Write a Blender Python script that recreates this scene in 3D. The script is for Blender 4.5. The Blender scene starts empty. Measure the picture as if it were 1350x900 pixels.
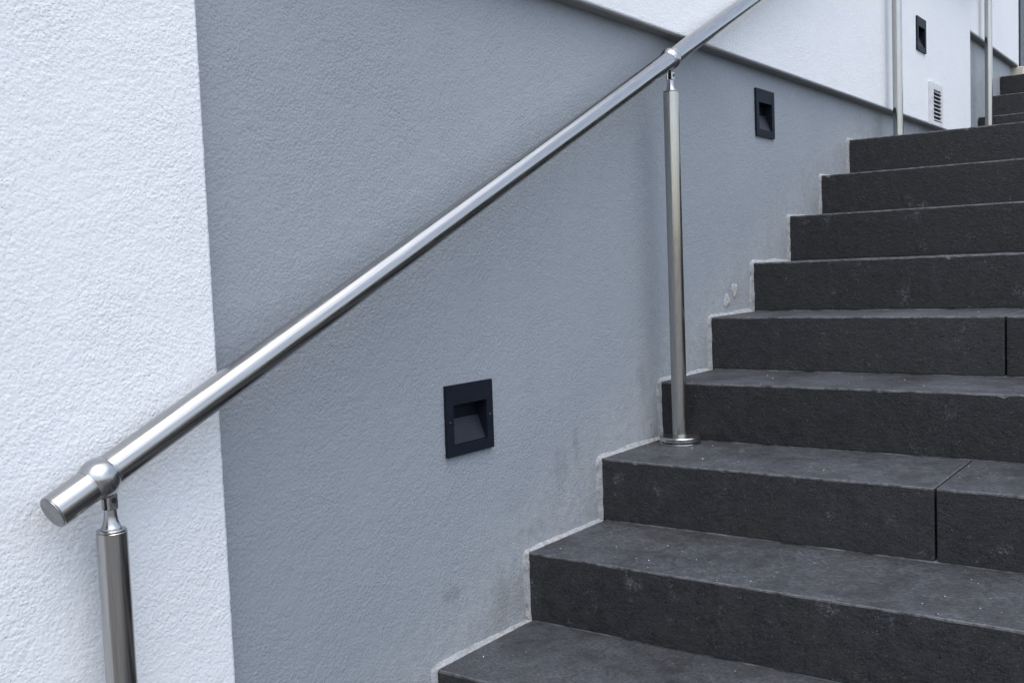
import bpy, bmesh, math, random
import numpy as np
from mathutils import Vector, Matrix

random.seed(4)
S = bpy.context.scene
C = S.collection
rad = math.radians

# ------------------------------------------------------------------ camera
# X = up the stairs, -Y = away from the house wall, Z = up.  Metres.
F_PX, W_PX = 1357.5, 1350.0
CAM = Vector((-1.6066, -1.4032, 0.8344))
YAW, PITCH, ROLL = rad(36.0404), rad(-3.9906), rad(-2.2312)
fw = Vector((math.cos(YAW)*math.cos(PITCH), math.sin(YAW)*math.cos(PITCH), math.sin(PITCH)))
rt = Vector((math.sin(YAW), -math.cos(YAW), 0)); up = rt.cross(fw)
rt2 = rt*math.cos(ROLL) + up*math.sin(ROLL); up2 = -rt*math.sin(ROLL) + up*math.cos(ROLL)
cd = bpy.data.cameras.new('camera'); cam = bpy.data.objects.new('camera', cd); C.objects.link(cam)
cam.matrix_world = Matrix(((rt2.x, up2.x, -fw.x, CAM.x), (rt2.y, up2.y, -fw.y, CAM.y),
                           (rt2.z, up2.z, -fw.z, CAM.z), (0, 0, 0, 1)))
cd.sensor_fit = 'HORIZONTAL'; cd.sensor_width = 36; cd.lens = 36*F_PX/W_PX
cd.clip_start = .02; cd.clip_end = 4000
S.camera = cam

# ------------------------------------------------------------------ light
SUN_DIR = Vector((-.30, -.36, 1.28)).normalized()        # towards the light
elev = math.asin(SUN_DIR.z); azim = math.atan2(SUN_DIR.x, SUN_DIR.y)
w = bpy.data.worlds.new('World'); S.world = w; w.use_nodes = True
nt = w.node_tree
sky = nt.nodes.new('ShaderNodeTexSky'); sky.sky_type = 'NISHITA'; sky.sun_disc = False
sky.sun_elevation = elev; sky.sun_rotation = azim
sky.air_density = 1.0; sky.dust_density = 4.0; sky.ozone_density = 1.0
cloud = nt.nodes.new('ShaderNodeHueSaturation'); cloud.inputs['Saturation'].default_value = .72   # thin overcast veils the blue
nt.links.new(sky.outputs[0], cloud.inputs['Color'])
bg = nt.nodes['Background']; nt.links.new(cloud.outputs[0], bg.inputs[0]); bg.inputs[1].default_value = .15
sd = bpy.data.lights.new('sun', 'SUN'); sd.energy = 0.55; sd.angle = rad(90); sd.color = (.84, .945, 1.0)
sun = bpy.data.objects.new('sun', sd); C.objects.link(sun)
sun.rotation_euler = (-SUN_DIR).to_track_quat('-Z', 'Y').to_euler(); sun.location = (-4, -4, 8)
vs = S.view_settings
vs.view_transform = 'Standard'; vs.look = 'None'; vs.gamma = 1; vs.use_curve_mapping = False
vs.exposure = 1.02

# ------------------------------------------------------------------ dimensions
RISE, TREAD = .165, .3454
def nose(k): return (k-1)*TREAD, (k-1)*RISE              # step k: x of its riser, z of its tread
GROUND = -4*RISE
PROUD = .04                                              # white render stands this far off the plinth
XA = -.547                                               # right edge of the low white panel
ZB = 1.49                                                # underside of the render over the first flight
XB, ZC, XD = 4.87, 2.10, 6.36                            # pier edge, next underside, door jamb
RAIL_Y = -.09

# ------------------------------------------------------------------ node helpers
def mat(name):
    m = bpy.data.materials.new(name); m.use_nodes = True
    n = m.node_tree.nodes; b = n['Principled BSDF']
    return m, m.node_tree, b
def N(t, typ, **kw):
    n = t.nodes.new(typ)
    for k, v in kw.items():
        if k in n.inputs.keys() if hasattr(n.inputs, 'keys') else False: n.inputs[k].default_value = v
        else: setattr(n, k, v)
    return n
def L(t, a, b): t.links.new(a, b)
def pos(t, scale=(1, 1, 1)):
    g = t.nodes.new('ShaderNodeNewGeometry'); m = t.nodes.new('ShaderNodeMapping')
    m.inputs['Scale'].default_value = scale; L(t, g.outputs['Position'], m.inputs[0]); return m.outputs[0]
def noise(t, vec, scale, detail=2, rough=.5, dist=0):
    n = t.nodes.new('ShaderNodeTexNoise'); n.inputs['Scale'].default_value = scale
    n.inputs['Detail'].default_value = detail; n.inputs['Roughness'].default_value = rough
    n.inputs['Distortion'].default_value = dist; L(t, vec, n.inputs['Vector']); return n.outputs[0]
def ramp(t, fac, stops):
    r = t.nodes.new('ShaderNodeValToRGB'); e = r.color_ramp.elements
    while len(e) < len(stops): e.new(.5)
    for i, (p, c) in enumerate(stops):
        e[i].position = p; e[i].color = (c if len(c) == 4 else (*c, 1)) if not isinstance(c, (int, float)) else (c, c, c, 1)
    L(t, fac, r.inputs[0]); return r.outputs[0]
def math_(t, op, a, b=None, clamp=False):
    n = t.nodes.new('ShaderNodeMath'); n.operation = op; n.use_clamp = clamp
    for i, v in enumerate((a, b)):
        if v is None: continue
        if isinstance(v, (int, float)): n.inputs[i].default_value = v
        else: L(t, v, n.inputs[i])
    return n.outputs[0]
def mix(t, fac, a, b, mode='MIX'):
    n = t.nodes.new('ShaderNodeMix'); n.data_type = 'RGBA'; n.blend_type = mode
    for s, v in ((n.inputs[0], fac), (n.inputs[6], a), (n.inputs[7], b)):
        if isinstance(v, (int, float)): s.default_value = v
        elif isinstance(v, tuple): s.default_value = (*v, 1) if len(v) == 3 else v
        else: L(t, v, s)
    return n.outputs[2]
def bump(t, b, h, strength, dist):
    n = t.nodes.new('ShaderNodeBump'); n.inputs['Strength'].default_value = strength
    n.inputs['Distance'].default_value = dist; L(t, h, n.inputs['Height']); L(t, n.outputs[0], b.inputs['Normal'])
    return n

def maprange(t, v, a, b, c=0., d=1.):
    n = t.nodes.new('ShaderNodeMapRange'); n.inputs[1].default_value = a; n.inputs[2].default_value = b
    n.inputs[3].default_value = c; n.inputs[4].default_value = d; L(t, v, n.inputs[0]); return n.outputs[0]

# ------------------------------------------------------------------ materials
def grain(t, amp_pit=.5):
    """height of a rubbed, grainy render: fine lumps, short drag marks and pits"""
    p = pos(t)
    a = noise(t, p, 250, 4, .65)
    c = noise(t, p, 115, 2, .5)
    sv = t.nodes.new('ShaderNodeTexVoronoi'); sv.feature = 'SMOOTH_F1'; sv.inputs['Scale'].default_value = 175
    sv.inputs['Smoothness'].default_value = .6; L(t, p, sv.inputs['Vector'])
    v = t.nodes.new('ShaderNodeTexVoronoi'); v.inputs['Scale'].default_value = 95; L(t, p, v.inputs['Vector'])
    pit = ramp(t, v.outputs['Distance'], [(0.0, 0.0), (.16, 1.0)])
    h = math_(t, 'ADD', math_(t, 'MULTIPLY', a, 1.0), math_(t, 'MULTIPLY', c, .5))
    h = math_(t, 'ADD', h, math_(t, 'MULTIPLY', sv.outputs['Distance'], -.7))
    rub = maprange(t, noise(t, p, 6, 3, .6), .35, .65, .6, 1.15)           # places rubbed smoother
    h = math_(t, 'MULTIPLY', math_(t, 'ADD', h, math_(t, 'MULTIPLY', pit, amp_pit)), rub)
    return math_(t, 'ADD', h, math_(t, 'MULTIPLY', noise(t, p, 16, 3, .5), .3)), a, pit

def white_render():
    m, t, b = mat('white_render')
    h, a, pit = grain(t, .75)
    big = noise(t, pos(t), 1.3, 3)
    col = mix(t, maprange(t, big, .3, .7), (.715, .750, .785), (.755, .785, .815))
    col = mix(t, maprange(t, a, .32, .62, .16, 0), col, (.42, .44, .47))
    pm = math_(t, 'MULTIPLY', math_(t, 'SUBTRACT', 1., pit), math_(t, 'GREATER_THAN', noise(t, pos(t), 60, 1), .53))
    col = mix(t, math_(t, 'MULTIPLY', pm, .55), col, (.28, .30, .33))  # shade of the pits painted into the colour
    rain = math_(t, 'MULTIPLY', maprange(t, noise(t, pos(t, (9, 9, .5)), 2.2, 4, .6), .52, .75), maprange(t, noise(t, pos(t), 3, 3), .4, .65))
    col = mix(t, math_(t, 'MULTIPLY', rain, .22), col, (.60, .62, .64))
    L(t, col, b.inputs['Base Color']); b.inputs['Roughness'].default_value = .92
    b.inputs['Specular IOR Level'].default_value = .25
    bump(t, b, h, .8, .0018)
    return m

SMUDGE = []                                              # (x, z, rx, rz, strength) stains on the plinth
def grey_render():
    m, t, b = mat('grey_plinth_paint')
    h, a, pit = grain(t, .22)
    P = pos(t)
    sep = t.nodes.new('ShaderNodeSeparateXYZ'); L(t, P, sep.inputs[0])
    x, z = sep.outputs[0], sep.outputs[2]
    big = noise(t, P, 1.1, 4, .55); med = noise(t, P, 7, 4, .6); fine = noise(t, P, 42, 3, .6)
    col = mix(t, maprange(t, big, .3, .7), (.262, .294, .330), (.300, .332, .368))
    col = mix(t, maprange(t, med, .45, .75, 0, .25), col, (.27, .295, .335))
    # splash zone along the stairs: dull, slightly green and chalky
    d = math_(t, 'SUBTRACT', z, math_(t, 'MULTIPLY', x, RISE/TREAD))
    d = math_(t, 'ADD', d, math_(t, 'MULTIPLY', math_(t, 'SUBTRACT', med, .5), .22))
    dirt = maprange(t, d, .20, .0)
    dirt = math_(t, 'MULTIPLY', dirt, maprange(t, fine, .35, .62))
    col = mix(t, math_(t, 'MULTIPLY', dirt, .6), col, (.37, .39, .395))
    gr = math_(t, 'MULTIPLY', maprange(t, d, .13, -.02), maprange(t, med, .50, .68))
    col = mix(t, math_(t, 'MULTIPLY', gr, .7), col, (.25, .268, .262))
    rain = math_(t, 'MULTIPLY', maprange(t, noise(t, pos(t, (9, 9, .45)), 2.4, 4, .6), .50, .75), maprange(t, big, .4, .6))
    col = mix(t, math_(t, 'MULTIPLY', rain, .30), col, (.24, .262, .295))
    for sx, sz, rx, rz, st in SMUDGE:
        ux = math_(t, 'DIVIDE', math_(t, 'SUBTRACT', x, sx), rx); uz = math_(t, 'DIVIDE', math_(t, 'SUBTRACT', z, sz), rz)
        dd = math_(t, 'ADD', math_(t, 'MULTIPLY', ux, ux), math_(t, 'MULTIPLY', uz, uz))
        dd = math_(t, 'ADD', dd, math_(t, 'MULTIPLY', math_(t, 'SUBTRACT', noise(t, pos(t, (1, 1, .7)), 22, 5, .72), .5), 4.5))
        col = mix(t, math_(t, 'MULTIPLY', maprange(t, dd, 1.0, .1), st), col, (.135, .145, .165))
    col = mix(t, maprange(t, a, .30, .60, .22, 0), col, (.13, .145, .17))
    L(t, col, b.inputs['Base Color'])
    b.inputs['Roughness'].default_value = .55; b.inputs['Specular IOR Level'].default_value = .5
    bump(t, b, h, .75, .0018)
    return m

def basalt():
    m, t, b = mat('flamed_basalt')
    oi = t.nodes.new('ShaderNodeObjectInfo')
    ad = t.nodes.new('ShaderNodeVectorMath'); ad.operation = 'ADD'; L(t, pos(t), ad.inputs[0])
    cb = t.nodes.new('ShaderNodeCombineXYZ'); L(t, math_(t, 'MULTIPLY', oi.outputs['Random'], 37.), cb.inputs[1]); L(t, cb.outputs[0], ad.inputs[1])
    P = ad.outputs[0]                                                      # every block is cut from another place
    g = t.nodes.new('ShaderNodeNewGeometry')
    sep = t.nodes.new('ShaderNodeSeparateXYZ'); L(t, g.outputs['Normal'], sep.inputs[0])
    topness = maprange(t, sep.outputs[2], .6, .95)
    fine = noise(t, P, 230, 4, .72); med = noise(t, P, 34, 5, .62); big = noise(t, P, 3.2, 4, .6)
    col = mix(t, maprange(t, fine, .36, .64), (.0040, .0043, .0053), (.0275, .0288, .0328))
    col = mix(t, maprange(t, med, .42, .70, 0, .6), col, (.033, .0342, .038))
    col = mix(t, maprange(t, big, .52, .70, 0, .35), col, (.028, .028, .029))
    tint = maprange(t, oi.outputs['Random'], 0, 1, .72, 1.28)
    hsv = t.nodes.new('ShaderNodeHueSaturation'); L(t, col, hsv.inputs['Color']); L(t, tint, hsv.inputs['Value'])
    col = hsv.outputs[0]
    # brownish wear on the lowest risers
    brown = math_(t, 'MULTIPLY', maprange(t, noise(t, P, 5.5, 4, .6), .50, .66), maprange(t, noise(t, P, 60, 3, .6), .42, .6))
    pz = t.nodes.new('ShaderNodeSeparateXYZ'); L(t, pos(t), pz.inputs[0])
    brown = math_(t, 'MULTIPLY', brown, maprange(t, pz.outputs[2], .30, .15))
    col = mix(t, math_(t, 'MULTIPLY', brown, .55), col, (.036, .029, .023))
    # dusty treads rubbed pale in patches, the sky's bluish sheen painted in too
    dust_sheen = math_(t, 'MULTIPLY', topness, maprange(t, noise(t, P, 6, 5, .72), .34, .66, .1, 1.))
    dust_sheen = math_(t, 'MULTIPLY', dust_sheen, maprange(t, noise(t, pos(t, (1, .55, 1)), 190, 4, .7), .42, .60, .25, 1))
    col = mix(t, math_(t, 'MULTIPLY', dust_sheen, .7), col, (.115, .130, .157))
    # arrises rubbed paler
    arr = math_(t, 'MULTIPLY', maprange(t, sep.outputs[2], .12, .25), maprange(t, sep.outputs[2], .985, .95))
    arr = math_(t, 'MULTIPLY', arr, maprange(t, noise(t, P, 40, 4, .65), .35, .6))
    col = mix(t, math_(t, 'MULTIPLY', arr, .6), col, (.14, .145, .155))
    # dried water runs and boot scuffs on the risers
    run = math_(t, 'MULTIPLY', maprange(t, noise(t, pos(t, (1, 8, .8)), 4, 4, .65), .55, .75), maprange(t, noise(t, P, 120, 3, .6), .4, .6))
    col = mix(t, math_(t, 'MULTIPLY', run, .30), col, (.050, .052, .058))
    # pale mineral specks and scuffs
    v = t.nodes.new('ShaderNodeTexVoronoi'); v.inputs['Scale'].default_value = 240; L(t, P, v.inputs['Vector'])
    sp = math_(t, 'MULTIPLY', maprange(t, v.outputs['Distance'], .22, .12),
               math_(t, 'GREATER_THAN', noise(t, P, 75, 1), .62))
    col = mix(t, math_(t, 'MULTIPLY', sp, .7), col, (.24, .25, .27))
    sc = math_(t, 'MULTIPLY', maprange(t, noise(t, P, 13, 3, .6), .62, .74), maprange(t, noise(t, P, 190, 2), .48, .60))
    col = mix(t, math_(t, 'MULTIPLY', sc, .55), col, (.16, .165, .175))
    L(t, col, b.inputs['Base Color'])
    L(t, maprange(t, med, .3, .7, .50, .68), b.inputs['Roughness'])
    b.inputs['Specular IOR Level'].default_value = .42
    h = math_(t, 'ADD', math_(t, 'MULTIPLY', noise(t, pos(t, (1, .7, 1.2)), 105, 4, .62), 1.0), math_(t, 'MULTIPLY', fine, .5))
    h = math_(t, 'ADD', h, math_(t, 'MULTIPLY', med, 1.2))
    bump(t, b, h, .65, .0031)
    return m

def mortar():
    m, t, b = mat('pale_mortar')
    P = pos(t)
    a = noise(t, P, 60, 5, .65); f = noise(t, P, 260, 3, .6)
    col = ramp(t, a, [(.30, (.13, .135, .135)), (.45, (.30, .31, .315)), (.68, (.44, .45, .455))])
    col = mix(t, maprange(t, f, .4, .6, .35, 0), col, (.19, .19, .18))
    crack = maprange(t, noise(t, pos(t, (1, 1, 1)), 34, 2, .5, 1.2), .485, .50)
    crack2 = maprange(t, noise(t, pos(t, (1, 1, 1)), 34, 2, .5, 1.2), .515, .50)
    col = mix(t, math_(t, 'MULTIPLY', math_(t, 'MULTIPLY', crack, crack2), .6), col, (.07, .07, .07))
    pnt = maprange(t, noise(t, P, 21, 4, .65), .44, .56)                    # partly overpainted with the plinth grey
    col = mix(t, math_(t, 'MULTIPLY', pnt, .8), col, (.30, .325, .355))
    L(t, col, b.inputs['Base Color']); b.inputs['Roughness'].default_value = .95
    bump(t, b, math_(t, 'ADD', a, math_(t, 'MULTIPLY', f, .4)), .9, .004)
    return m
def joint_mortar():
    m, t, b = mat('joint_mortar')
    P = pos(t); a = noise(t, pos(t, (1, .35, 1)), 30, 5, .7)
    col = ramp(t, a, [(.36, (.03, .03, .033)), (.50, (.13, .135, .14)), (.64, (.27, .28, .29))])
    L(t, col, b.inputs['Base Color']); b.inputs['Roughness'].default_value = .95
    return m

def steel(name, lo, hi, aniso, rot, col=(.60, .595, .585), streak=(900, 900, 12)):
    m, t, b = mat(name)
    co = t.nodes.new('ShaderNodeTexCoord')
    mp = t.nodes.new('ShaderNodeMapping'); mp.inputs['Scale'].default_value = streak; L(t, co.outputs['Object'], mp.inputs[0])
    s = noise(t, mp.outputs[0], 1.0, 2, .6); blot = noise(t, pos(t), 18, 3)
    b.inputs['Metallic'].default_value = 1
    L(t, mix(t, maprange(t, s, .3, .7), tuple(c*.80 for c in col), tuple(min(1, c*1.12) for c in col)), b.inputs['Base Color'])
    r = math_(t, 'ADD', maprange(t, s, .3, .7, lo, hi), maprange(t, blot, .35, .7, -.03, .04))
    L(t, r, b.inputs['Roughness'])
    b.inputs['Anisotropic'].default_value = aniso; b.inputs['Anisotropic Rotation'].default_value = rot
    return m
def plain(name, col, rough, spec=.5, metal=0, bscale=0, bstr=.2):
    m, t, b = mat(name)
    n = noise(t, pos(t), 26, 4, .6)
    L(t, mix(t, maprange(t, n, .3, .7), tuple(c*.86 for c in col), tuple(c*1.1 for c in col)), b.inputs['Base Color'])
    L(t, maprange(t, n, .3, .7, rough-.05, rough+.06), b.inputs['Roughness'])
    b.inputs['Specular IOR Level'].default_value = spec; b.inputs['Metallic'].default_value = metal
    if bscale: bump(t, b, noise(t, pos(t), bscale, 2), bstr, .001)
    return m
def paving():
    m, t, b = mat('grey_paving')
    P = pos(t)
    br = t.nodes.new('ShaderNodeTexBrick'); br.inputs['Scale'].default_value = 1
    br.inputs['Brick Width'].default_value = .6; br.inputs['Row Height'].default_value = .4; br.inputs['Mortar Size'].default_value = .004
    br.inputs['Color1'].default_value = (.12, .12, .123, 1); br.inputs['Color2'].default_value = (.15, .15, .15, 1)
    br.inputs['Mortar'].default_value = (.07, .07, .065, 1); L(t, P, br.inputs['Vector'])
    col = mix(t, maprange(t, noise(t, P, 40, 5, .65), .3, .7, 0, .4), br.outputs[0], (.10, .10, .10))
    L(t, col, b.inputs['Base Color']); b.inputs['Roughness'].default_value = .85
    bump(t, b, noise(t, P, 160, 4), .4, .002)
    return m

SMUDGE += [(.064, .142, .045, .022, .33), (.51, .345, .035, .06, .28), (.37, .21, .08, .025, .22), (.583, .376, .02, .05, .28), (1.56, .715, .08, .055, .22), (.24, .10, .05, .05, .22), (.93, .52, .03, .06, .25), (.30, .30, .06, .03, .10)]
def chip_mat():
    m, t, b = mat('chipped_undercoat')
    P = pos(t); n = noise(t, P, 70, 4, .65)
    col = ramp(t, n, [(.40, (.27, .30, .33)), (.52, (.36, .36, .345)), (.68, (.47, .45, .40))])
    L(t, col, b.inputs['Base Color']); b.inputs['Roughness'].default_value = .95
    bump(t, b, noise(t, P, 120, 4, .6), .8, .004)
    return m
M = dict(white=white_render(), grey=grey_render(), stone=basalt(), mortar=mortar(), joint=joint_mortar(),
         rail=steel('brushed_steel_rail', .14, .22, .5, 0, col=(.45, .445, .435), streak=(900, 900, 12)),
         post=steel('brushed_steel_post', .14, .24, .6, 0, col=(.47, .46, .44), streak=(900, 900, 12)),
         cast=steel('polished_steel_fitting', .20, .30, 0, 0, col=(.47, .47, .47), streak=(60, 60, 60)),
         cap=steel('darkened_steel_cap', .25, .35, 0, 0, col=(.27, .27, .27), streak=(60, 60, 60)),  # end face's dark ground reflection painted in as a darker steel
         slot=plain('dark_hinge_slot', (.02, .02, .021), .5),
         lamp=plain('anthracite_lamp_paint', (.0060, .0090, .0165), .55, .22, bscale=700, bstr=.12),
         reflector=plain('lamp_reflector_grey', (.015, .019, .028), .5, .4),
         screw=plain('screw_steel', (.10, .10, .11), .5, metal=1),
         vent=plain('white_vent_plastic', (.62, .64, .66), .45),
         dark=plain('vent_slot_shade', (.045, .046, .05), .8, .2),  # colour stands in for the shade between the vent slats
         frame=plain('anthracite_frame', (.020, .028, .040), .4),
         cream=plain('cream_sill_stone', (.58, .55, .47), .7, bscale=200),
         chip=chip_mat(),
         under=plain('render_base_bead', (.25, .25, .245), .8, .3),
         core=plain('concrete_core', (.06, .06, .06), .9),
         ground=paving(), pebble=plain('pale_chip', (.55, .55, .54), .8))

# ------------------------------------------------------------------ mesh helpers
def link(name, me, m, parent=None):
    o = bpy.data.objects.new(name, me); C.objects.link(o)
    if m is not None and me is not None and not me.materials: me.materials.append(m)
    if parent is not None: o.parent = parent
    return o
def obj(name, bm, m, parent=None, smooth=False):
    me = bpy.data.meshes.new(name); bmesh.ops.recalc_face_normals(bm, faces=bm.faces[:]); bm.to_mesh(me); bm.free()
    if smooth: me.polygons.foreach_set('use_smooth', [True]*len(me.polygons))
    return link(name, me, m, parent)
def thing(name, label, cat, group=None, loc=(0, 0, 0)):
    o = bpy.data.objects.new(name, None); C.objects.link(o); o.location = loc; o.empty_display_size = .1
    o['label'] = label; o['category'] = cat
    if group: o['group'] = group
    return o
def box(bm, x0, x1, y0, y1, z0, z1, bev=0, jit=0):
    c = Vector(((x0+x1)/2, (y0+y1)/2, (z0+z1)/2))
    r = bmesh.ops.create_cube(bm, size=1, matrix=Matrix.Translation(c) @ Matrix.Diagonal((x1-x0, y1-y0, z1-z0, 1)))
    if bev:
        es = {e for v in r['verts'] for e in v.link_edges}
        bmesh.ops.bevel(bm, geom=list(es), offset=bev, segments=1 if bev < .006 else 2, profile=.5, affect='EDGES')
    return bm
def lathe(bm, prof, mtx=Matrix(), seg=48, caps=True):
    rings = []
    for r, z in prof:
        rings.append([bm.verts.new(mtx @ Vector((r*math.cos(2*math.pi*i/seg), r*math.sin(2*math.pi*i/seg), z))) for i in range(seg)])
    for a, b_ in zip(rings, rings[1:]):
        for i in range(seg):
            j = (i+1) % seg; bm.faces.new((a[i], a[j], b_[j], b_[i]))
    if caps: bm.faces.new(rings[0][::-1]); bm.faces.new(rings[-1])
    return bm
def lathe_obj(name, prof, m, parent, mtx=Matrix(), seg=48, sharp=14):
    bm = bmesh.new(); lathe(bm, prof, Matrix(), seg)
    o = obj(name, bm, m, parent, True)
    o.matrix_local = mtx
    for e in o.data.edges: pass
    o.data.set_sharp_from_angle(angle=rad(sharp))
    return o
def frame_to(p, d):
    """matrix at p whose Z axis runs along d"""
    z = d.normalized(); x = Vector((0, 1, 0)).cross(z)
    x = x.normalized() if x.length > 1e-4 else Vector((1, 0, 0)); y = z.cross(x)
    return Matrix(((x.x, y.x, z.x, p.x), (x.y, y.y, z.y, p.y), (x.z, y.z, z.z, p.z), (0, 0, 0, 1)))

RT = np.random.RandomState(7).rand(512, 512)
def vnoise(x, y):
    xi = np.floor(x).astype(int); yi = np.floor(y).astype(int); fx = x-xi; fy = y-yi
    fx = fx*fx*(3-2*fx); fy = fy*fy*(3-2*fy)
    g = lambda a, b_: RT[a % 512, b_ % 512]
    return (g(xi, yi)*(1-fx)+g(xi+1, yi)*fx)*(1-fy) + (g(xi, yi+1)*(1-fx)+g(xi+1, yi+1)*fx)*fy
def relief(x, z, cell=.0055):
    return (vnoise(x/cell, z/cell)-.5)*1.0 + (vnoise(x/cell/2.1+31, z/cell/2.1+7)-.5)*.6 + (vnoise(x/.03+3, z/.03)-.5)*.3
def grid_mesh(name, xs, zs, y0, keep, amp, parent, m, edge_back=None, cell=.0042, wav=0.):
    """rendered wall surface facing -Y on a grid; keep(cx, cz) says which cells exist.
    edge_back: depth by which every open boundary of the sheet is folded back"""
    xs = np.asarray(xs); zs = np.asarray(zs); nx, nz = len(xs), len(zs)
    X, Z = np.meshgrid(xs, zs, indexing='ij')
    d = relief(X, Z, cell)*amp + (vnoise(X/.35+11, Z/.35+5)-.5)*wav
    V = np.stack([X, y0-d, Z], -1).reshape(-1, 3)
    CX, CZ = np.meshgrid((xs[1:]+xs[:-1])/2, (zs[1:]+zs[:-1])/2, indexing='ij')
    K = keep(CX, CZ)
    i, j = np.nonzero(K)
    idx = lambda a, b_: a*nz+b_
    F = np.stack([idx(i, j), idx(i+1, j), idx(i+1, j+1), idx(i, j+1)], -1)
    if edge_back:
        Kp = np.zeros((nx+1, nz+1), bool); Kp[1:-1, 1:-1] = K
        extra = []; nv = [len(V)]; newV = []
        back = {}
        def bk(v, sx, sz):
            if v not in back:
                p = V[v].copy(); p[1] = y0+edge_back; newV.append(p); back[v] = nv[0]; nv[0] += 1
            return back[v]
        for a, b_ in zip(i, j):
            for (da, db, v1, v2) in ((1, 0, idx(a+1, b_), idx(a+1, b_+1)), (-1, 0, idx(a, b_+1), idx(a, b_)),
                                     (0, -1, idx(a, b_), idx(a+1, b_)), (0, 1, idx(a+1, b_+1), idx(a, b_+1))):
                if not Kp[a+1+da, b_+1+db]: extra.append((v2, v1, bk(v1, 0, 0), bk(v2, 0, 0)))
        # ragged arris: boundary vertices move a little in the plane too
        ids = np.array(list(back.keys()))
        if len(ids):
            jx = (vnoise(V[ids, 0]/.007+5, V[ids, 2]/.007)-.5); jz = (vnoise(V[ids, 0]/.007+50, V[ids, 2]/.007+9)-.5)
            dense = 1.0
            V[ids, 0] += jx*amp*1.8*dense; V[ids, 2] += jz*amp*1.2*dense
        if newV: V = np.concatenate([V, np.array(newV)]); F = np.concatenate([F, np.array(extra)])
    me = bpy.data.meshes.new(name)
    used = np.unique(F); remap = -np.ones(len(V), int); remap[used] = np.arange(len(used)); V = V[used]; F = remap[F]
    me.vertices.add(len(V)); me.vertices.foreach_set('co', V.ravel().astype(np.float32))
    me.loops.add(F.size); me.loops.foreach_set('vertex_index', F.ravel().astype(np.int32))
    me.polygons.add(len(F)); me.polygons.foreach_set('loop_start', (np.arange(len(F))*4).astype(np.int32))
    me.update(calc_edges=True); me.validate()
    me.polygons.foreach_set('use_smooth', np.ones(len(F), bool))
    return link(name, me, m, parent)
def axis(*segs):
    """segs: (start, end, step) pieces -> sorted unique coordinates"""
    out = []
    for a, b_, s in segs:
        n = max(1, int(round((b_-a)/s))); out.append(np.linspace(a, b_, n+1))
    return np.unique(np.round(np.concatenate(out), 6))

# ------------------------------------------------------------------ ground and house
bm = bmesh.new()
for vs_ in [[(-400, -400), (400, -400), (400, 400), (-400, 400)]]:
    bm.faces.new([bm.verts.new((x, y, GROUND)) for x, y in vs_])
g = obj('ground', bm, M['ground']); g['kind'] = 'structure'

house = thing('house', 'white rendered house wall with recessed grey painted plinth stepping up beside the stairs', 'house')
# wall core behind the renders
bm = bmesh.new(); box(bm, -7, 14, .14, 8, GROUND-.2, 6.5); obj('wall_core', bm, M['core'], house)

LAMPS = [(.066, .229, .438, .592), (1.783, 1.945, 1.2585, 1.4205)]
LAMP_W = (3.70, 3.868, 1.825, 1.987)
def hole_cells(holes, X, Z):
    k = np.ones_like(X, bool)
    for x0, x1, z0, z1 in holes: k &= ~((X > x0) & (X < x1) & (Z > z0) & (Z < z1))
    return k
LH = [(a+.012, b_-.012, c+.012, d-.012) for a, b_, c, d in LAMPS]
LHW = tuple(v+s*.012 for v, s in zip(LAMP_W, (1, -1, 1, -1)))
def with_cuts(ax, vals):
    ax = np.asarray(ax); vals = np.asarray(vals)
    keep = np.all(np.abs(ax[:, None]-vals[None]) > .0018, axis=1)
    return np.unique(np.concatenate([ax[keep], vals]))
# grey plinth
xs = with_cuts(axis((-.75, -.62, .13), (-.62, 1.6, .006), (1.6, 3.4, .008), (3.4, 6.5, .03)), [h for q in LH for h in q[:2]])
zs = with_cuts(axis((GROUND, -.2, .2), (-.2, 1.52, .006), (1.52, 2.16, .03)), [h for q in LH for h in q[2:]])
def keep_grey(X, Z):
    k = hole_cells(LH, X, Z)
    k &= ~((X < 4.80) & (Z > ZB+.02)) & ~((X > 1.0) & (Z < np.minimum(X*RISE/TREAD-.36, 1.2)))
    return k
grid_mesh('plinth', xs, zs, 0, keep_grey, .0008, house, M['grey'], None, .006, .003)
# white render: panel beside the stair foot
xs = axis((-7, -1.5, .5), (-1.5, -1.38, .03), (-1.38, XA, .0036))
zs = axis((GROUND, -.2, .1), (-.2, -.1, .02), (-.1, 1.6, .0036), (1.6, 1.7, .03), (1.7, 6.5, .6))
grid_mesh('white_render', xs, zs, -PROUD, lambda X, Z: np.ones_like(X, bool), .0006, house, M['white'], PROUD+.05)
# white render over the first flight
xs = with_cuts(axis((XA, .5, .03), (.5, 3.6, .007), (3.6, XB, .008)), LHW[:2])
zs = with_cuts(axis((ZB, 2.25, .007), (2.25, 2.4, .03), (2.4, 6.5, .5)), LHW[2:])
grid_mesh('white_render', xs, zs, -PROUD, lambda X, Z: hole_cells([LHW], X, Z), .0008, house, M['white'], PROUD+.05)
# white render beside the door
xs = axis((XB, XD, .012)); zs = axis((ZC, 2.7, .012), (2.7, 6.5, .5))
grid_mesh('white_render', xs, zs, -PROUD, lambda X, Z: np.ones_like(X, bool), .0006, house, M['white'], PROUD+.05)
# closing bead under the render edges
for a, b_, z in ((XA, XB, ZB), (XB+.001, XD, ZC)):
    bm = bmesh.new(); box(bm, a, b_, -PROUD+.004, .02, z-.004, z+.012, .001); obj('base_bead', bm, M['under'], house)
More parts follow.
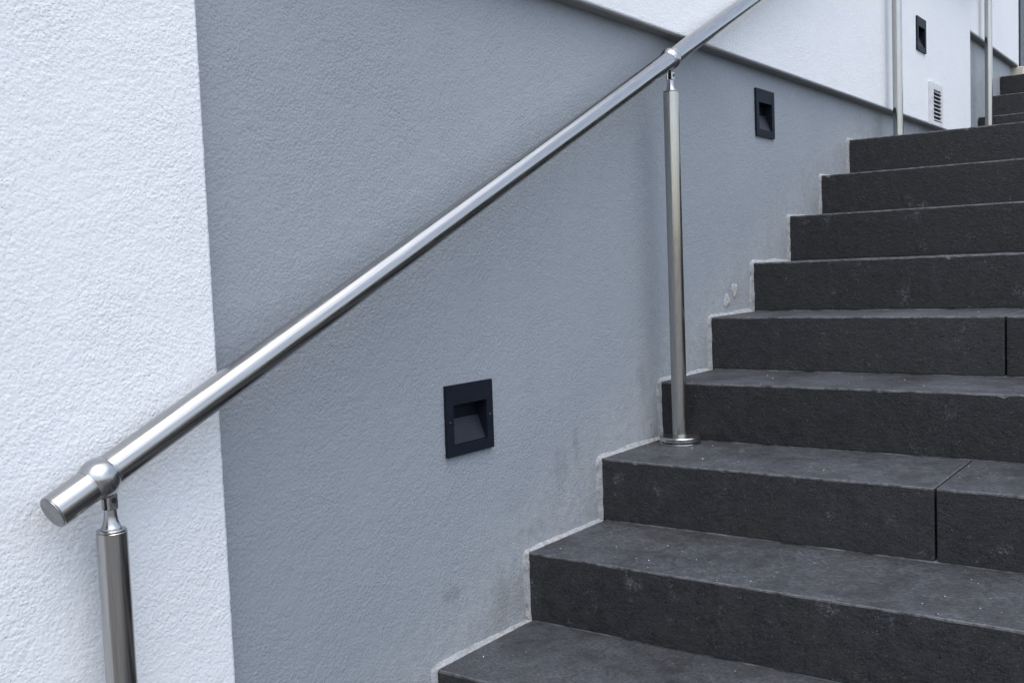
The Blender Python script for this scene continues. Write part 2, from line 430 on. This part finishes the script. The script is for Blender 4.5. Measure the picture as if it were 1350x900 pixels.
# entrance at the top landing
bm = bmesh.new(); box(bm, XD, XD+.09, -PROUD-.012, .10, ZC-.005, 4.4, .003); jb = obj('door_frame', bm, M['frame'], house)
bm = bmesh.new(); box(bm, XD+.09, XD+1.1, .03, .08, ZC-.03, 4.3, .003); dr = obj('door', bm, M['frame'], house)
bm = bmesh.new(); box(bm, XD+.14, XD+.165, -.03, .0, 2.6, 3.6, .004); box(bm, XD+.145, XD+.16, -.01, .035, 2.7, 2.72); box(bm, XD+.145, XD+.16, -.01, .035, 3.48, 3.5); obj('handle', bm, M['cast'], dr)
bm = bmesh.new(); box(bm, XD-.035, XD+1.2, -.075, .12, 1.985, ZC-.006, .004); obj('door_sill', bm, M['cream'], house)
bm = bmesh.new(); box(bm, XD+1.1, 14, -PROUD, .2, GROUND, 6.5); obj('far_wall', bm, M['white'], house)

# chipped plaster by the sixth step
def chip(cx, cz, rx, rz, rot, seed):
    r_ = random.Random(seed); bm = bmesh.new(); rings = []
    for s, y in ((1.0, .0005), (.86, -.0022), (.4, -.0012)):
        ring = []
        for i in range(22):
            a = 2*math.pi*i/22; k = s*(1+.18*math.sin(3*a+seed)+.14*(r_.random()-.5))
            ux, uz = rx*k*math.cos(a), rz*k*math.sin(a)
            ring.append(bm.verts.new((cx+ux*math.cos(rot)-uz*math.sin(rot), y, cz+ux*math.sin(rot)+uz*math.cos(rot))))
        rings.append(ring)
    for A, B in zip(rings, rings[1:]):
        for i in range(22): bm.faces.new((A[i], A[(i+1) % 22], B[(i+1) % 22], B[i]))
    bm.faces.new(rings[-1])
    obj('chipped_plaster', bm, M['chip'], house, True)

# ------------------------------------------------------------------ stairs
Y_END = -2.45
GAP = .003
BLK = [0]
def block_mesh(dep, y1, h):
    """stone block from y=0 to y=y1 (negative), nosing at x=0, z=h; arrises worn and chipped a little"""
    BLK[0] += 17; sd_ = BLK[0]
    n = max(8, int(abs(y1)/.012)); e = .0015
    ys = np.concatenate([[0, -e*.6, -e*1.6], np.linspace(-.006, y1+.006, n), [y1+e*1.6, y1+e*.6, y1]])
    inset = np.zeros(len(ys)); inset[[0, -1]] = .0028; inset[[1, -2]] = .0010; inset[[2, -3]] = .0002
    a = np.abs(ys)
    wear = .0024+.0016*vnoise(a/.05+sd_, a*0+1.5)+.0012*vnoise(a/.014+sd_, a*0+4.5)
    chip_ = np.clip(vnoise(a/.022+sd_*1.3, a*0+9.5)-.86, 0, 1)*.045
    wear = wear+chip_
    wob = (vnoise(a/.16+sd_, a*0+12.5)-.5)*.0016
    bm = bmesh.new(); rings = []
    for y, q, w_, wb in zip(ys, inset, wear, wob):
        w2 = .0016
        pr = [(0+wb, w2), (0+wb, h*.5), (0+wb, h-w_*1.35), (w_*.28+wb, h-w_*.45), (w_*.95, h-w_*.12), (w_*1.9, h), (dep*.5, h), (dep-w2, h), (dep, h-w2), (dep, w2), (dep-w2, 0), (w2, 0)]
        rings.append([bm.verts.new((min(max(x, q+wb if x < dep*.5 else x), dep-q), y, min(max(z, q), h-q))) for x, z in pr])
    m_ = len(rings[0])
    for A, B in zip(rings, rings[1:]):
        for i in range(m_):
            k = (i+1) % m_; bm.faces.new((A[i], A[k], B[k], B[i]))
    bm.faces.new(rings[0]); bm.faces.new(rings[-1][::-1])
    return bm
def flight(root, k0, k1, x_of, z_of, joints, last_depth):
    for k in range(k0, k1+1):
        x, z = x_of(k), z_of(k)
        dep = TREAD+.05 if k < k1 else last_depth
        ys = [-.005]+list(joints(k))+[Y_END]
        for a, b_ in zip(ys, ys[1:]):
            jx = random.uniform(-.0012, .0012)
            bm = block_mesh(dep, (b_+GAP/2)-(a-GAP/2), RISE-.004)
            o = obj('step_block', bm, M['stone'], root)
            o.location = (x+jx, a-GAP/2 if a != ys[0] else a, z-RISE+.004)
            o.rotation_euler = (0, 0, random.uniform(-.0006, .0006))
        # mortar bed under the riser
        bm = bmesh.new(); box(bm, x+.0025, x+.05, Y_END, -.012, z-RISE-.001, z-RISE+.0045)
        obj('bed_joint', bm, M['joint'], root)
def joints_main(k): return [-.850-.012*((k*7) % 3-1)*.6, -2.05] if k % 2 else [-1.262]
stairs = thing('staircase', 'lower flight of black flamed basalt block steps climbing beside the grey plinth', 'staircase')
stairs_x = lambda k: nose(k)[0]
flight(stairs, -2, 9, stairs_x, lambda k: nose(k)[1], joints_main, .36)
bm = bmesh.new()
for k in range(-2, 10):
    x, z = nose(k); box(bm, x+.06, nose(9)[0]+.3, Y_END+.03, -.03, GROUND-.05 if k == -2 else z-2*RISE+.002, z-RISE-.003)
obj('stair_core', bm, M['core'], stairs)

# landing
X9, Z9 = nose(9)
landing = thing('landing', 'black basalt slab landing between the lower and the upper flight', 'landing')
X2 = 4.915                                              # first riser of the upper flight
bm = bmesh.new(); box(bm, X9+.3, X2+.3, Y_END+.03, -.03, GROUND-.05, Z9-.045); obj('landing_core', bm, M['core'], landing)
xa = X9+.36+GAP
n_ = 3
for i in range(n_):
    for a, b_ in ((-.010, -.85), (-.85, -1.65), (-1.65, Y_END)):
        x0 = xa+(X2-xa+.05)*i/n_; x1 = xa+(X2-xa+.05)*(i+1)/n_-GAP
        bm = bmesh.new(); box(bm, x0, x1, b_+GAP, a, Z9-.044, Z9-.001, .003); obj('paving_slab', bm, M['stone'], landing)
landing['kind'] = 'structure'

upper = thing('staircase', 'short upper flight of black stone steps leading to the house door', 'staircase')
flight(upper, 1, 4, lambda k: X2+(k-1)*.335, lambda k: Z9+k*RISE, lambda k: [-1.1] if k % 2 else [-1.6], 1.9)
bm = bmesh.new()
for k in range(1, 5):
    x = X2+(k-1)*.335; box(bm, x+.06, X2+3*.335+1.8, Y_END+.03, -.03, GROUND-.05 if k == 1 else Z9+(k-2)*RISE+.002, Z9+(k-1)*RISE-.003)
obj('stair_core', bm, M['core'], upper)

# mortar fillet closing the gap between step ends and plinth
def fillet(name, pts, parent, seed):
    """pts: stepped polyline in XZ (going up); strip of mortar on the wall side of it"""
    r_ = np.random.RandomState(seed)
    P = []; Nn = []
    for (x0, z0), (x1, z1) in zip(pts, pts[1:]):
        L_ = math.hypot(x1-x0, z1-z0); n = max(2, int(L_/.0035))
        vert = abs(x1-x0) < 1e-6
        nrm = (-1, 0) if vert else (0, 1)
        for i in range(n):
            u = i/n; P.append((x0+(x1-x0)*u, z0+(z1-z0)*u)); Nn.append(nrm)
    P.append(pts[-1]); Nn.append(Nn[-1])
    P = np.array(P); Nn = np.array(Nn, float)
    # soften the turn of the normal at corners
    for _ in range(3):
        Nn[1:-1] = (Nn[:-2]+Nn[1:-1]*2+Nn[2:])/4
    s = np.arange(len(P))*.0035
    n1 = vnoise(s/.065+seed, s*0+3.3); n2 = vnoise(s/.021+seed, s*0+8.1); n3 = vnoise(s/.12+seed, s*0+1.7)
    wdt = .007+.007*n1+.003*n2+.013*n3*n3
    horiz = Nn[:, 1] > .5
    wdt = np.where(horiz, wdt*.62, wdt*1.05)
    rim = .0010+.0065*np.clip(vnoise(s/.037+90+seed, s*0+2)-.45, 0, 1)*1.6
    prof = [(1.0, .0015), (.90, -.0004), (.55, -.0018), (.2, -.0045), (0., -.0070)]
    BN = np.stack([vnoise(s/.030+seed, s*0+c_*.55) for c_ in range(11)], 1)
    V = []
    for i in range(len(P)):
        b_ = wdt[i]
        for f, y in prof:
            bumpy = BN[i, int(round(f*10))]*.0022
            q = P[i]+Nn[i]*(b_*f)
            V.append((q[0], y-(abs(bumpy) if f < 1 else 0)-.002*(n2[i]-.5), q[1]))
        q = P[i]-Nn[i]*rim[i]; V.append((q[0], -.0070-.0015*n2[i], q[1]))
        q = P[i]-Nn[i]*(rim[i]+.001); V.append((q[0], -.003, q[1]))
    m_ = 7; F = []
    for i in range(len(P)-1):
        for j in range(m_-1): F.append((i*m_+j, i*m_+j+1, (i+1)*m_+j+1, (i+1)*m_+j))
    me = bpy.data.meshes.new(name); me.from_pydata([tuple(v) for v in V], [], F); me.update()
    me.polygons.foreach_set('use_smooth', [True]*len(me.polygons))
    return link(name, me, M['mortar'], parent)
pts = []
for k in range(-2, 10):
    x, z = nose(k); pts += [(x, z-RISE), (x, z)]
pts.append((X2, Z9))
fillet('mortar_fillet', pts, stairs, 11)
chip(1.582, .738, .023, .024, .3, 1); chip(1.520, .706, .022, .022, -.2, 2)

# ------------------------------------------------------------------ handrail
rail_root = thing('handrail', 'brushed stainless steel tube handrail on round posts running up along the wall', 'handrail')
RA = Vector((-.868, RAIL_Y, .532)); SL = .4640
def rail_z(x): return RA.z+(x-RA.x)*SL
R_T = .0213                                             # post tube
R_R = .0243                                             # rail tube
XK = 3.10
path = [RA, Vector((XK, RAIL_Y, rail_z(XK))), Vector((4.75, RAIL_Y, rail_z(XK))), Vector((6.6, RAIL_Y, rail_z(XK)+1.85*.4925))]
for i, (a, b_) in enumerate(zip(path, path[1:])):
    ln = (b_-a).length; e = .0
    prof = [(R_R-.001, 0), (R_R, .001), (R_R, ln-.001), (R_R-.001, ln)] if i == 0 else [(R_R, 0), (R_R, ln)]
    lathe_obj('rail', prof, M['rail'], rail_root, frame_to(a, b_-a), 64)
    if i:
        bm = bmesh.new(); bmesh.ops.create_uvsphere(bm, u_segments=32, v_segments=16, radius=R_R*1.02, matrix=Matrix.Translation(a))
        obj('elbow', bm, M['rail'], rail_root, True)
dirn = Vector((1, 0, SL)).normalized()
# end cap
lathe_obj('end_cap', [(.0, -.0022), (R_R-.0035, -.0022), (R_R-.0012, -.0012), (R_R-.0012, .0)], M['cap'], rail_root, frame_to(RA, dirn), 64)

def support(px, base, top, rail_c, d):
    """one post with flange, hinged fork and ball collar on the rail"""
    p = Vector((px, RAIL_Y, base)); h = top-base
    post = lathe_obj('post', [(R_T, .004), (R_T, h-.002), (R_T-.0012, h-.0008), (R_T-.0022, h), (.001, h)], M['post'], rail_root, Matrix.Translation(p), 64)
    lathe_obj('base_flange', [(.001, .0005), (.0575, .0005), (.0580, .002), (.0575, .004), (.030, .005)], M['cast'], post, Matrix(), 64)
    lathe_obj('base_cover', [(.030, .0055), (.0545, .0062), (.0565, .0075), (.0565, .0180), (.0550, .0205), (.0520, .0215), (R_T+.0008, .0215)], M['cast'], post, Matrix(), 64)
    # flared fork
    t0 = Vector((px, RAIL_Y, top))
    lathe_obj('post_cap', [(R_T-.0008, .0), (R_T-.0008, .0016), (R_T-.0018, .0026), (.006, .0028)], M['cast'], post, Matrix.Translation(Vector((0, 0, h))), 48)
    fk = lathe_obj('fork', [(.0145, .0024), (.0145, .0045), (.0138, .0055), (.0118, .010), (.0100, .016), (.0090, .024), (.0090, .031)], M['cast'], rail_root, Matrix.Translation(t0), 40, 35)
    bm = bmesh.new()
    for s in (-1, 1): box(bm, px-.0082, px+.0082, RAIL_Y+s*.0066-.0028, RAIL_Y+s*.0066+.0028, top+.030, top+.054, .0018)
    obj('fork_cheek', bm, M['cast'], rail_root)
    mt = Matrix.Translation(Vector((px+.001, RAIL_Y, top+.044))) @ Matrix.Rotation(rad(90), 4, 'X')
    lathe_obj('hinge_pin', [(.0001, -.0105), (.0034, -.0105), (.0042, -.0095), (.0042, .0095), (.0034, .0105), (.0001, .0105)], M['slot'], rail_root, mt, 20)
    a = t0+Vector((0, 0, .034)); b_ = rail_c
    lathe_obj('hinge_tongue', [(.0036, 0), (.0036, (b_-a).length*.6), (.0065, (b_-a).length*.8)], M['slot'], rail_root, frame_to(a, b_-a), 16)
    # ball collar
    rb = .0298; half = .0200
    prof = [(R_R+.0004, -half)]
    for i in range(15):
        z = -half+.0012+(2*half-.0024)*i/14; prof.append((math.sqrt(rb*rb-z*z*.93), z))
    prof.append((R_R+.0004, half))
    lathe_obj('ball_collar', prof, M['cast'], rail_root, frame_to(rail_c, d), 64, 50)

def on_rail(x): return Vector((x, RAIL_Y, rail_z(x)))
support(-.783, -3*RISE, .488, on_rail(-.797), dirn)
support(.984, 2*RISE, 1.303, on_rail(.984), dirn)
support(3.195, Z9-.001, rail_z(XK)-.083, Vector((3.195, RAIL_Y, rail_z(XK))), Vector((1, 0, 0)))
XP4 = 5.115
zr4 = rail_z(XK)+(XP4-4.75)*.4925
support(XP4, Z9+RISE, zr4-.083, Vector((XP4, RAIL_Y, zr4)), Vector((1, 0, .4925)))

# ------------------------------------------------------------------ recessed lamps
def wall_light(rect, ywall, label, tilt):
    x0, x1, z0, z1 = rect
    cx, cz = (x0+x1)/2, (z0+z1)/2; hw, hh = (x1-x0)/2, (z1-z0)/2
    root = thing('wall_light', label, 'wall light', 'recessed step lights in the house wall', (cx, ywall, cz))
    root.rotation_euler = (0, tilt, 0)
    # face plate with an opening
    ox, oz0, oz1 = hw*.72, -hh*.70, hh*.44
    fy0, fy1 = -.0075, .004
    bm = bmesh.new()
    xs_ = [-hw, -ox, ox, hw]; zs_ = [-hh, oz0, oz1, hh]
    fr = [[bm.verts.new((x, fy0, z)) for z in zs_] for x in xs_]; bk = [[bm.verts.new((x, fy1, z)) for z in zs_] for x in xs_]
    for i in range(3):
        for j in range(3):
            if i == 1 and j == 1: continue
            bm.faces.new((fr[i][j], fr[i+1][j], fr[i+1][j+1], fr[i][j+1])); bm.faces.new((bk[i][j], bk[i][j+1], bk[i+1][j+1], bk[i+1][j]))
    for i in range(3):
        for j in (0, 3): bm.faces.new((fr[i][j], bk[i][j], bk[i+1][j], fr[i+1][j]))
    for j in range(3):
        for i in (0, 3): bm.faces.new((fr[i][j], bk[i][j], bk[i][j+1], fr[i][j+1]))
    for a, b_ in (((1, 1), (2, 1)), ((2, 1), (2, 2)), ((2, 2), (1, 2)), ((1, 2), (1, 1))):
        bm.faces.new((fr[a[0]][a[1]], bk[a[0]][a[1]], bk[b_[0]][b_[1]], fr[b_[0]][b_[1]]))
    outer = [e for e in bm.edges if all(abs(v.co.y-fy0) < 1e-6 for v in e.verts) and len(e.link_faces) == 2 and e.calc_face_angle(0) > .5]
    bmesh.ops.bevel(bm, geom=outer, offset=.0014, segments=2, profile=.5, affect='EDGES')
    obj('face_plate', bm, M['lamp'], root)
    # housing: open box behind the opening
    D = .027
    bm = bmesh.new(); q = .001
    A = [(-ox, oz0), (ox, oz0), (ox, oz1), (-ox, oz1)]
    f_ = [bm.verts.new((x, fy1-.001, z)) for x, z in A]; b2 = [bm.verts.new((x, D, z)) for x, z in A]
    for i in range(4): bm.faces.new((f_[i], b2[i], b2[(i+1) % 4], f_[(i+1) % 4]))
    bm.faces.new(b2)
    obj('housing', bm, M['lamp'], root)
    # ribbed reflector sloping from the front lip up to the back
    nrib = 13
    bm = bmesh.new(); prof = []
    for i in range(nrib):
        for s, off in ((0, 0), (.62, 0.0), (.62, .0016), (1, .0016)):
            u = (i+s)/nrib; y = -.002+(D-.006)*u; z = oz0+.002+(oz1-oz0)*.60*u
            prof.append((y, z-off))
    va = [bm.verts.new((-ox+.001, y, z)) for y, z in prof]; vb = [bm.verts.new((ox-.001, y, z)) for y, z in prof]
    for i in range(len(prof)-1): bm.faces.new((va[i], vb[i], vb[i+1], va[i+1]))
    obj('reflector', bm, M['reflector'], root)
    for s in (-1, 1):
        bm = bmesh.new()
        lathe(bm, [(.0001, .0016), (.0020, .0014), (.0026, .0), (.0026, -.003)], Matrix.Translation(Vector((s*(hw+ox)/2, fy0, -.002+s*.001))) @ Matrix.Rotation(rad(90), 4, 'X'), 16)
        obj('screw', bm, M['screw'], root, True)
    return root
wall_light(LAMPS[0], 0, 'dark recessed step light low on grey plinth, beside the lowest steps', rad(.3))
wall_light(LAMPS[1], 0, 'dark recessed step light high on grey plinth, just below the white render edge', rad(0))
wall_light(LAMP_W, -PROUD, 'dark recessed step light on the white render, above the louvred vent', rad(0))

# ------------------------------------------------------------------ vent grille
vx0, vx1, vz0, vz1 = 3.925, 4.165, 1.485, 1.70
vent = thing('vent_grille', 'white louvred vent grille at the bottom edge of the white render', 'vent', None, ((vx0+vx1)/2, -PROUD, vz0))
hw, hh = (vx1-vx0)/2, vz1-vz0; yo = -.014
def vb_(name, x0, x1, z0, z1, y0=yo, y1=.0, m='vent', bev=.0015):
    bm = bmesh.new(); box(bm, x0, x1, y0, y1, z0, z1, bev); return obj(name, bm, M[m], vent)
vb_('frame_stile', -hw, -hw+.05, 0, hh); vb_('frame_stile', hw-.032, hw, 0, hh)
vb_('frame_rail', -hw+.05, hw-.032, hh-.034, hh); vb_('frame_rail', -hw+.05, hw-.032, 0, .022)
vb_('shade_backing', -hw+.048, hw-.03, .02, hh-.03, -.004, -.001, 'dark', 0)  # dark sheet in place of the shaded hollow behind the slats
ns = 8
for i in range(ns):
    z = .022+(hh-.056)*(i+.5)/ns
    bm = bmesh.new(); box(bm, -hw+.05, hw-.032, -.0075, .0075, -.0016, .0016)
    o = obj('slat', bm, M['vent'], vent); o.location = (0, -.0085, z); o.rotation_euler = (rad(38), 0, 0)

# ------------------------------------------------------------------ grit on the treads
bm = bmesh.new(); r_ = random.Random(5)
def grit(x, y, z, s):
    mt = Matrix.Translation(Vector((x, y, z+s*.25))) @ Matrix.Rotation(r_.random()*6, 4, 'Z') @ Matrix.Diagonal((s*r_.uniform(.6, 1.3), s*r_.uniform(.5, 1), s*.5, 1))
    r = bmesh.ops.create_icosphere(bm, subdivisions=1, radius=.5, matrix=mt)
    for v in r['verts']: v.co += Vector((r_.uniform(-1, 1), r_.uniform(-1, 1), r_.uniform(-1, 1)))*s*.10
for k, n in ((1, 14), (2, 34), (3, 22), (4, 16), (5, 10)):
    x, z = nose(k)
    for _ in range(n): grit(x+r_.uniform(.01, TREAD-.01), r_.uniform(-1.05, -.02), z, r_.choice((.0016, .002, .0025, .0035)))
grit(.055, -.66, 0, .009)
gobj = obj('grit', bm, M['pebble']); gobj['kind'] = 'stuff'; gobj['label'] = 'tiny pale chips of grit scattered on the dark treads'; gobj['category'] = 'grit'
